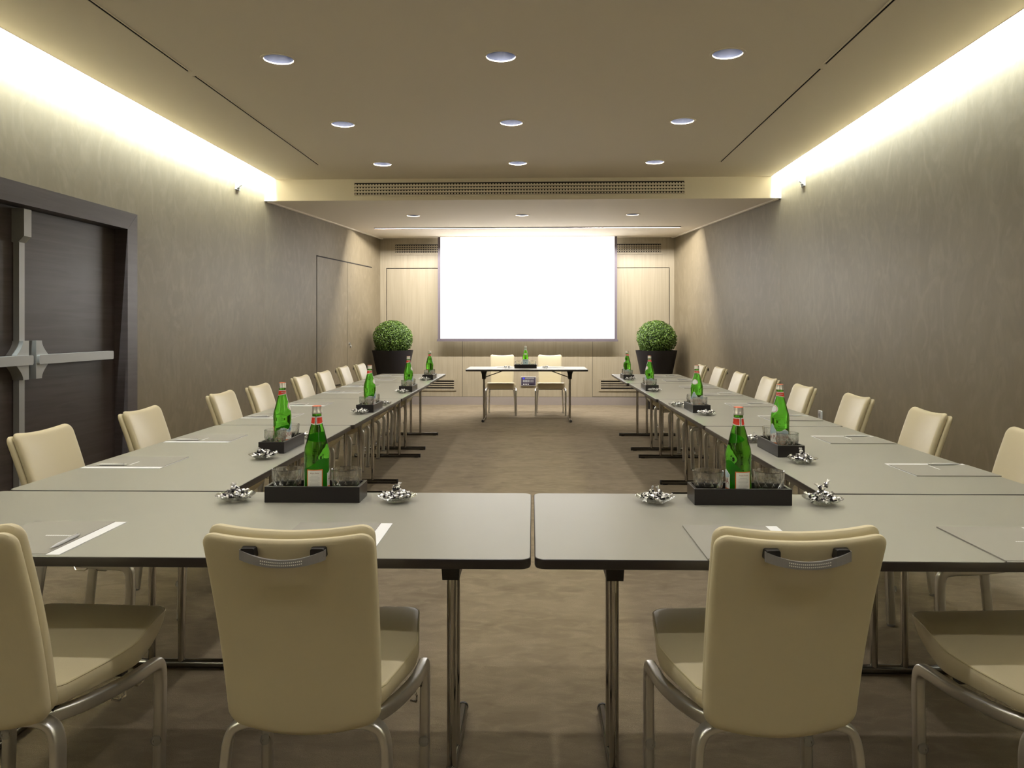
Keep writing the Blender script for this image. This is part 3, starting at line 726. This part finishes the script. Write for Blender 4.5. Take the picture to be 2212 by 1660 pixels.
# ---- trays
def make_tray():
    t = MB(); hx, hy, h, w = .17, .064, .057, .011
    t.add([(sx*hx, sy*hy, 0) for sx, sy in ((-1,-1),(1,-1),(1,1),(-1,1))]+[(sx*hx, sy*hy, h) for sx, sy in ((-1,-1),(1,-1),(1,1),(-1,1))]+
          [(sx*(hx-w), sy*(hy-w), h) for sx, sy in ((-1,-1),(1,-1),(1,1),(-1,1))]+[(sx*(hx-w), sy*(hy-w), .009) for sx, sy in ((-1,-1),(1,-1),(1,1),(-1,1))],
          [(3,2,1,0),(0,1,5,4),(1,2,6,5),(2,3,7,6),(3,0,4,7),(4,5,9,8),(5,6,10,9),(6,7,11,10),(7,4,8,11),(8,9,13,12),(9,10,14,13),(10,11,15,14),(11,8,12,15),(12,13,14,15)])
    o = t.build('drinks_tray', M['tray'], None, scale=U, smooth=False); tag(o, '', 'tray')
    bv = o.modifiers.new('b', 'BEVEL'); bv.width = .0012; bv.segments = 2
    return o
# ---- bottles
PROF = [(.020, 0), (.040, 0), (.0435, .004), (.0443, .015), (.0443, .13), (.0453, .150), (.0450, .160), (.0425, .180), (.0355, .2045), (.0275, .238), (.0205, .262), (.0180, .274), (.0165, .290), (.0160, .303)]
def prof_r(z):
    for (r0, z0), (r1, z1) in zip(PROF[1:], PROF[2:]):
        if z0 <= z <= z1: return r0+(r1-r0)*(z-z0)/max(1e-9, z1-z0)
    return .016
def cyl(th, z, e=.0006):
    r = prof_r(z)+e; return (r*math.sin(th), -r*math.cos(th), z)       # th = 0 faces -y
def wrap(mb, th0, th1, zf0, zf1, e, n=28, m=6):
    vs = []
    for i in range(n+1):
        th = th0+(th1-th0)*i/n; a, b = zf0(th), zf1(th)
        for j in range(m+1): vs.append(cyl(th, a+(b-a)*j/m, e))
    mb.add(vs, [(i*(m+1)+j, (i+1)*(m+1)+j, (i+1)*(m+1)+j+1, i*(m+1)+j+1) for i in range(n) for j in range(m)])
def shape(mb, cx, cz, pts, e):
    """flat outline wrapped on the shoulder: (width, height) offsets in metres-ish units"""
    n = len(pts); vs = [cyl(cx, cz, e)]
    for k in (.5, 1):
        for a, b in pts: z = cz+b*k; vs.append(cyl(cx+a*k/max(.018, prof_r(z)), z, e))
    mb.add(vs, [(0, 1+i, 1+(i+1) % n) for i in range(n)]+[(1+i, 1+n+i, 1+n+(i+1) % n, 1+(i+1) % n) for i in range(n)])
def make_bottle(kind):
    t = thing('water_bottle', '', 'bottle')
    mb = MB(); pr = []
    for (r0, z0), (r1, z1) in zip(PROF, PROF[1:]):
        k = max(1, int((z1-z0)/.006)); pr += [(r0+(r1-r0)*j/k, z0+(z1-z0)*j/k) for j in range(k)]
    pr.append(PROF[-1]); mb.lathe(pr, 48); mb.build('bottle_body', M['green'], t, scale=U, angle=60)
    mb = MB(); mb.lathe([(.0165, .300), (.0185, .301), (.0185, .306), (.0172, .308), (.0172, .325), (.0165, .327), (.002, .3275)], 32); cap = mb.build('cap', M['cap'], t, scale=U)
    if kind == 'still':
        mb = MB(); mb.lathe([(.0168, .3269), (.0166, .3280), (.0150, .3286), (.002, .3286)], 32); mb.build('cap_print', M['capred'], cap, scale=U)
        # neck band: white edged red
        mb = MB(); wrap(mb, -PI*.98, PI*.98, lambda h: .266+.004*math.cos(h), lambda h: .291, .0006); nl = mb.build('neck_label', M['white'], t, scale=U)
        mb = MB(); wrap(mb, -PI*.93, PI*.93, lambda h: .2695+.004*math.cos(h), lambda h: .2875, .0012); mb.build('neck_label_field', M['red'], nl, scale=U)
        mb = MB(); text_mb('ACQUA PANNA', .0085, mb, lambda x, y: cyl(x/.0185, .279+y, .0018)); mb.build('neck_lettering', M['white'], nl, scale=U, smooth=False)
        # emblem on the shoulder
        ov = [(.020*math.cos(a)*(1-.25*math.sin(a)), .0155*math.sin(a)) for a in [2*PI*i/28 for i in range(28)]]
        mb = MB(); shape(mb, 0, .207, [(a*1.12, b*1.25) for a, b in ov], .0008); em = mb.build('emblem', M['white'], t, scale=U)
        mb = MB(); shape(mb, 0, .207, [(a*.92, b*1.03) for a, b in ov], .0014); mb.build('emblem_border', M['orange'], em, scale=U)
        mb = MB(); shape(mb, 0, .207, [(a*.86, b*.96) for a, b in ov], .0020); mb.build('emblem_field', M['paper'], em, scale=U)
        # front label with the mountain skyline
        def sky_(h):
            q = h/2.02; return .092+.036*math.exp(-((q+.04)/.20)**2)+.006*math.sin(9*q+1)+.008*math.exp(-((q-.6)/.3)**2)+.003*abs(math.sin(23*q))
        mb = MB(); wrap(mb, -2.02, 2.02, lambda h: .028, sky_, .0006, 60, 8); fl = mb.build('front_label', M['white'], t, scale=U)
        mb = MB(); wrap(mb, -1.96, 1.96, lambda h: .084+.006*math.sin(3*h), lambda h: sky_(h)-.003, .0011, 60, 4); mb.build('label_mountains', M['sky'], fl, scale=U)
        mb = MB(); text_mb('ACQUA PANNA', .024, mb, lambda x, y: cyl(x*.98/.0445, .066+y*1.15, .0013)); mb.build('label_lettering', M['ink'], fl, scale=U, smooth=False)
        mb = MB(); shape(mb, -.5, .092, [(.004, .006), (-.004, .006), (-.003, -.004), (0, -.007), (.003, -.004)], .0018); mb.build('label_crest', M['blueink'], fl, scale=U)
        mb = MB(); wrap(mb, -2.0, 2.0, lambda h: .034, lambda h: .041, .0013, 40, 1); mb.build('label_band', M['orange'], fl, scale=U)
        # back label
        mb = MB(); wrap(mb, PI-.66, PI+.66, lambda h: .020, lambda h: .104, .0006); bl = mb.build('back_label', M['orange'], t, scale=U)
        mb = MB(); wrap(mb, PI-.58, PI+.58, lambda h: .0235, lambda h: .1005, .0011); mb.build('back_label_field', M['white'], bl, scale=U)
        mb = MB(); text_mb('Acqua Panna', .0060, mb, lambda x, y: cyl(PI+x/.0445, .091+y, .0016)); mb.build('back_lettering', M['ink'], bl, scale=U, smooth=False)
        mb = MB()
        for r in range(11):
            z = .080-.0048*r; hw = .40 if r % 4 else .30
            wrap(mb, PI-hw, PI+hw, lambda h: z, lambda h: z+.0011, .0014, 10, 1)
        mb.build('back_small_print', M['greyink'], bl, scale=U)
    else:
        mb = MB(); wrap(mb, -PI*.98, PI*.98, lambda h: .264, lambda h: .292, .0006); mb.build('neck_label', M['white'], t, scale=U)
        ov = [(.021*math.cos(a), .015*math.sin(a)) for a in [2*PI*i/28 for i in range(28)]]
        mb = MB(); shape(mb, 0, .205, ov, .0008); mb.build('emblem', M['white'], t, scale=U)
        mb = MB(); wrap(mb, -2.2, 2.2, lambda h: .018, lambda h: .125, .0006); fl = mb.build('front_label', M['paleblue'], t, scale=U)
        mb = MB(); text_mb('S.PELLEGRINO', .0125, mb, lambda x, y: cyl(x/.0445, .104+y, .0012)); mb.build('label_lettering', M['blueink'], fl, scale=U, smooth=False)
        st = [((.009 if i % 2 == 0 else .0038)*math.sin(PI*i/5), (.009 if i % 2 == 0 else .0038)*math.cos(PI*i/5)) for i in range(10)]
        mb = MB(); shape(mb, 0, .074, st, .0014); mb.build('label_star', M['blueink'], fl, scale=U)
    return t
# ---- tumblers with diamond-cut walls
def make_glass():
    n = 12; hs = [(0.0, .030), (.004, .036), (.020, .041), (.042, .0465), (.064, .051), (.084, .0535), (.100, .0545)]
    mb = MB(); rings = []
    for k, (z, r) in enumerate(hs):
        rr = []
        for i in range(n*2):
            th = PI*(i)/n; odd = (i+k) % 2
            q = r+(.0026 if (odd and 1 < k < 5) else 0) - (.0018 if (not odd and 1 < k < 5) else 0)
            rr.append((q*math.cos(th), q*math.sin(th), z))
        rings.append(rr)
    nn = n*2; vs = [p for r in rings for p in r]; fs = [tuple(range(nn-1, -1, -1))]
    for k in range(len(rings)-1):
        for i in range(nn):
            j = (i+1) % nn; a, b, c, d = k*nn+i, k*nn+j, (k+1)*nn+j, (k+1)*nn+i
            if (i+k) % 2: fs += [(a, b, c), (a, c, d)]
            else: fs += [(a, b, d), (b, c, d)]
    inner = [(.0530, .101), (.0515, .099), (.0480, .066), (.043, .042), (.036, .018), (.028, .012), (.004, .011)]
    o = len(vs)
    for r, z in inner:
        for i in range(nn): th = PI*i/n; vs.append((r*math.cos(th), r*math.sin(th), z))
    base = (len(rings)-1)*nn
    for i in range(nn):
        j = (i+1) % nn; fs.append((base+i, base+j, o+j, o+i))
    for k in range(len(inner)-1):
        for i in range(nn):
            j = (i+1) % nn; fs.append((o+k*nn+i, o+k*nn+j, o+(k+1)*nn+j, o+(k+1)*nn+i))
    fs.append(tuple(o+(len(inner)-1)*nn+i for i in range(nn)))
    mb.add(vs, fs); ob = mb.build('tumbler', M['cutglass'], None, scale=U, smooth=True, angle=4); tag(ob, '', 'glass'); return ob
TR = Maker(make_tray()); BO = Maker(make_bottle('still')); GL = Maker(make_glass())
trays = [  # x, y, rot, bottle facing, where
    (-.783, 2.778, 0, PI+.10, 'the left near table'), (.738, 2.768, 0, PI+.16, 'the right near table'),
    (-1.288, 3.935, PI/2, 1.75, 'the nearest table of the left row'), (-1.222, 5.75, PI/2, 1.55, 'the second table of the left row'),
    (-1.218, 7.53, PI/2, 1.5, 'the third table of the left row'), (-1.240, 9.25, PI/2, 2.3, 'the farthest table of the left row'),
    (1.240, 3.875, PI/2, -1.2, 'the nearest table of the right row'), (1.230, 5.775, PI/2, -.62, 'the second table of the right row'),
    (1.172, 7.71, PI/2, -1.2, 'the third table of the right row'), (1.147, 9.33, PI/2, -1.3, 'the farthest table of the right row'),
    (-.104, 11.72, 0, 0, 'the head table')]
for i, (x, y, r, bf, w) in enumerate(trays):
    TR.put(F(x, y, TOP+.0005), r+PHI, 'black drinks tray with a bottle on %s' % w, 'black drinks trays on the tables')
    zb = TOP+.0105
    if i < 10: BO.put(F(x, y, zb), bf, 'green water bottle in the tray on %s' % w, 'green water bottles in the trays')
    else:
        pb = make_bottle('sparkling'); pb.location = F(x, y, zb); pb['label'] = 'green bottle with a pale blue label in the tray on the head table'
    for s in (-1, 1):
        dx, dy = (s*.108, 0) if r == 0 else (0, s*.108)
        side = ({-1: 'left', 1: 'right'} if r == 0 else {-1: 'near', 1: 'far'})[s]
        GL.put(F(x+dx, y+dy, zb), random.uniform(0, 6), 'tumbler at the %s end of the tray on %s' % (side, w), 'cut-glass tumblers in the trays')
# ---- glass dishes of foil wrapped sweets
def make_dish():
    mb = MB(); mb.lathe([(.002, .0), (.030, .0), (.034, .002), (.040, .007), (.055, .014), (.069, .0235), (.0695, .0245), (.068, .0252), (.053, .0170), (.038, .0105), (.028, .0065), (.002, .006)], 48)
    return tag(mb.build('glass_dish', M['glass'], None, scale=U, angle=50), '', 'dish')
def make_sweet(seed):
    rr = random.Random(seed); mb = MB(); n = 9; rs = []
    for x, r in ((-.0125, .003), (-.011, .0075), (-.006, .0098), (0, .0106), (.006, .0096), (.011, .0072), (.0125, .003)):
        rs.append([(x, r*(1+rr.uniform(-.14, .14))*math.cos(2*PI*i/n), r*.8*(1+rr.uniform(-.14, .14))*math.sin(2*PI*i/n)) for i in range(n)])
    vs = [p for r in rs for p in r]
    for k in range(len(rs)-1):
        for i in range(n):
            j = (i+1) % n; mb.mi = 1 if (2 <= k <= 3 and rr.random() < .75) or rr.random() < .2 else 0
            mb.add([rs[k][i], rs[k][j], rs[k+1][j], rs[k+1][i]], [(0,1,2,3)])
    mb.mi = 0
    for s in (-1, 1):      # twisted fan ends
        ri = []; ro = []
        for i in range(10):
            t = 2*PI*i/10; ri.append((s*.012, .003*math.cos(t), .0025*math.sin(t)))
            f = .0085*(1+rr.uniform(-.25, .25)); ro.append((s*(.0235+rr.uniform(-.003, .003)), f*math.cos(t), f*.45*math.sin(t)+rr.uniform(-.003, .003)))
        mb.rings([ri, ro], True, False, False)
    return tag(mb.build('wrapped_sweet', [M['foil'], M['foild']], None, scale=U, smooth=False), '', 'sweet')
DI = Maker(make_dish()); SW = [Maker(make_sweet(k)) for k in range(4)]
dishes = [(-1.067, 2.742, 17, 0, 'left of the tray on the left near table'), (-.483, 2.738, 17, 1, 'right of the tray on the left near table'),
          (.436, 2.742, 14, 0, 'left of the tray on the right near table'), (1.022, 2.728, 18, 2, 'right of the tray on the right near table'),
          (-1.272, 3.616, 15, 0, 'before the nearest tray of the left row'), (-1.235, 4.285, 10, 0, 'behind the nearest tray of the left row'),
          (-1.24, 5.50, 11, 0, 'before the second tray of the left row'), (-1.190, 6.11, 8, 0, 'behind the second tray of the left row'),
          (-1.232, 7.25, 9, 0, 'before the third tray of the left row'), (-1.262, 8.98, 8, 0, 'before the farthest tray of the left row'),
          (1.239, 3.554, 16, 1, 'before the nearest tray of the right row'), (1.195, 4.200, 12, 0, 'behind the nearest tray of the right row'),
          (1.235, 5.47, 11, 1, 'before the second tray of the right row'), (1.135, 6.06, 9, 0, 'behind the second tray of the right row'),
          (1.180, 7.44, 9, 0, 'before the third tray of the right row'), (1.155, 9.06, 8, 0, 'before the farthest tray of the right row'),
          (-.386, 11.66, 7, 0, 'left of the tray on the head table'), (.197, 11.66, 7, 1, 'right of the tray on the head table')]
for x, y, n, hi, w in dishes:
    DI.put(F(x, y, TOP+.0005), 0, 'glass dish of wrapped sweets %s' % w, 'glass dishes of sweets')
    rr = random.Random(int(abs(x*1000)+y*100)); k = 0
    for i in range(n):
        if i < 7: a = i*2*PI/7+rr.uniform(-.2, .2); r = .040; z = .024
        elif i < 11: a = i*2*PI/4; r = .016; z = .018+.005*(i % 2)
        elif i < 15: a = i*2*PI/4+.5; r = .022; z = .034
        else: a = i*2.2; r = .009; z = .043+.008*hi*(i-14)*.5
        o = SW[rr.randrange(4)].put(F(x+r*math.cos(a), y+r*math.sin(a), TOP+z), 0, 'silver-wrapped sweet in the dish %s' % w, 'foil-wrapped sweets in the dish %s' % w)
        tilt = rr.uniform(-.5, .5) if i < n-2 else rr.uniform(.5, 1.3)*rr.choice((-1, 1))
        o.rotation_euler = (rr.uniform(-.4, .4), tilt, rr.uniform(0, 2*PI))

# ================================================================= CAMERA, WORLD, VIEW
cd = bpy.data.cameras.new('camera'); cam = bpy.data.objects.new('camera', cd); C.objects.link(cam)
cd.sensor_width = 36; cd.lens = 1660/2212*36; cd.shift_x = -10.8/2212; cd.shift_y = -123/2212; cd.clip_start = .05
cam.location = (0, 0, EYE); cam.rotation_euler = (PI/2, 0, math.atan(.035)); bpy.context.scene.camera = cam
w = bpy.data.worlds.new('world'); bpy.context.scene.world = w; w.use_nodes = True
w.node_tree.nodes['Background'].inputs[0].default_value = (.02, .02, .02, 1); w.node_tree.nodes['Background'].inputs[1].default_value = .2
vs = bpy.context.scene.view_settings; vs.view_transform = 'Standard'; vs.look = 'None'; vs.gamma = 1; vs.exposure = .16; vs.use_curve_mapping = False
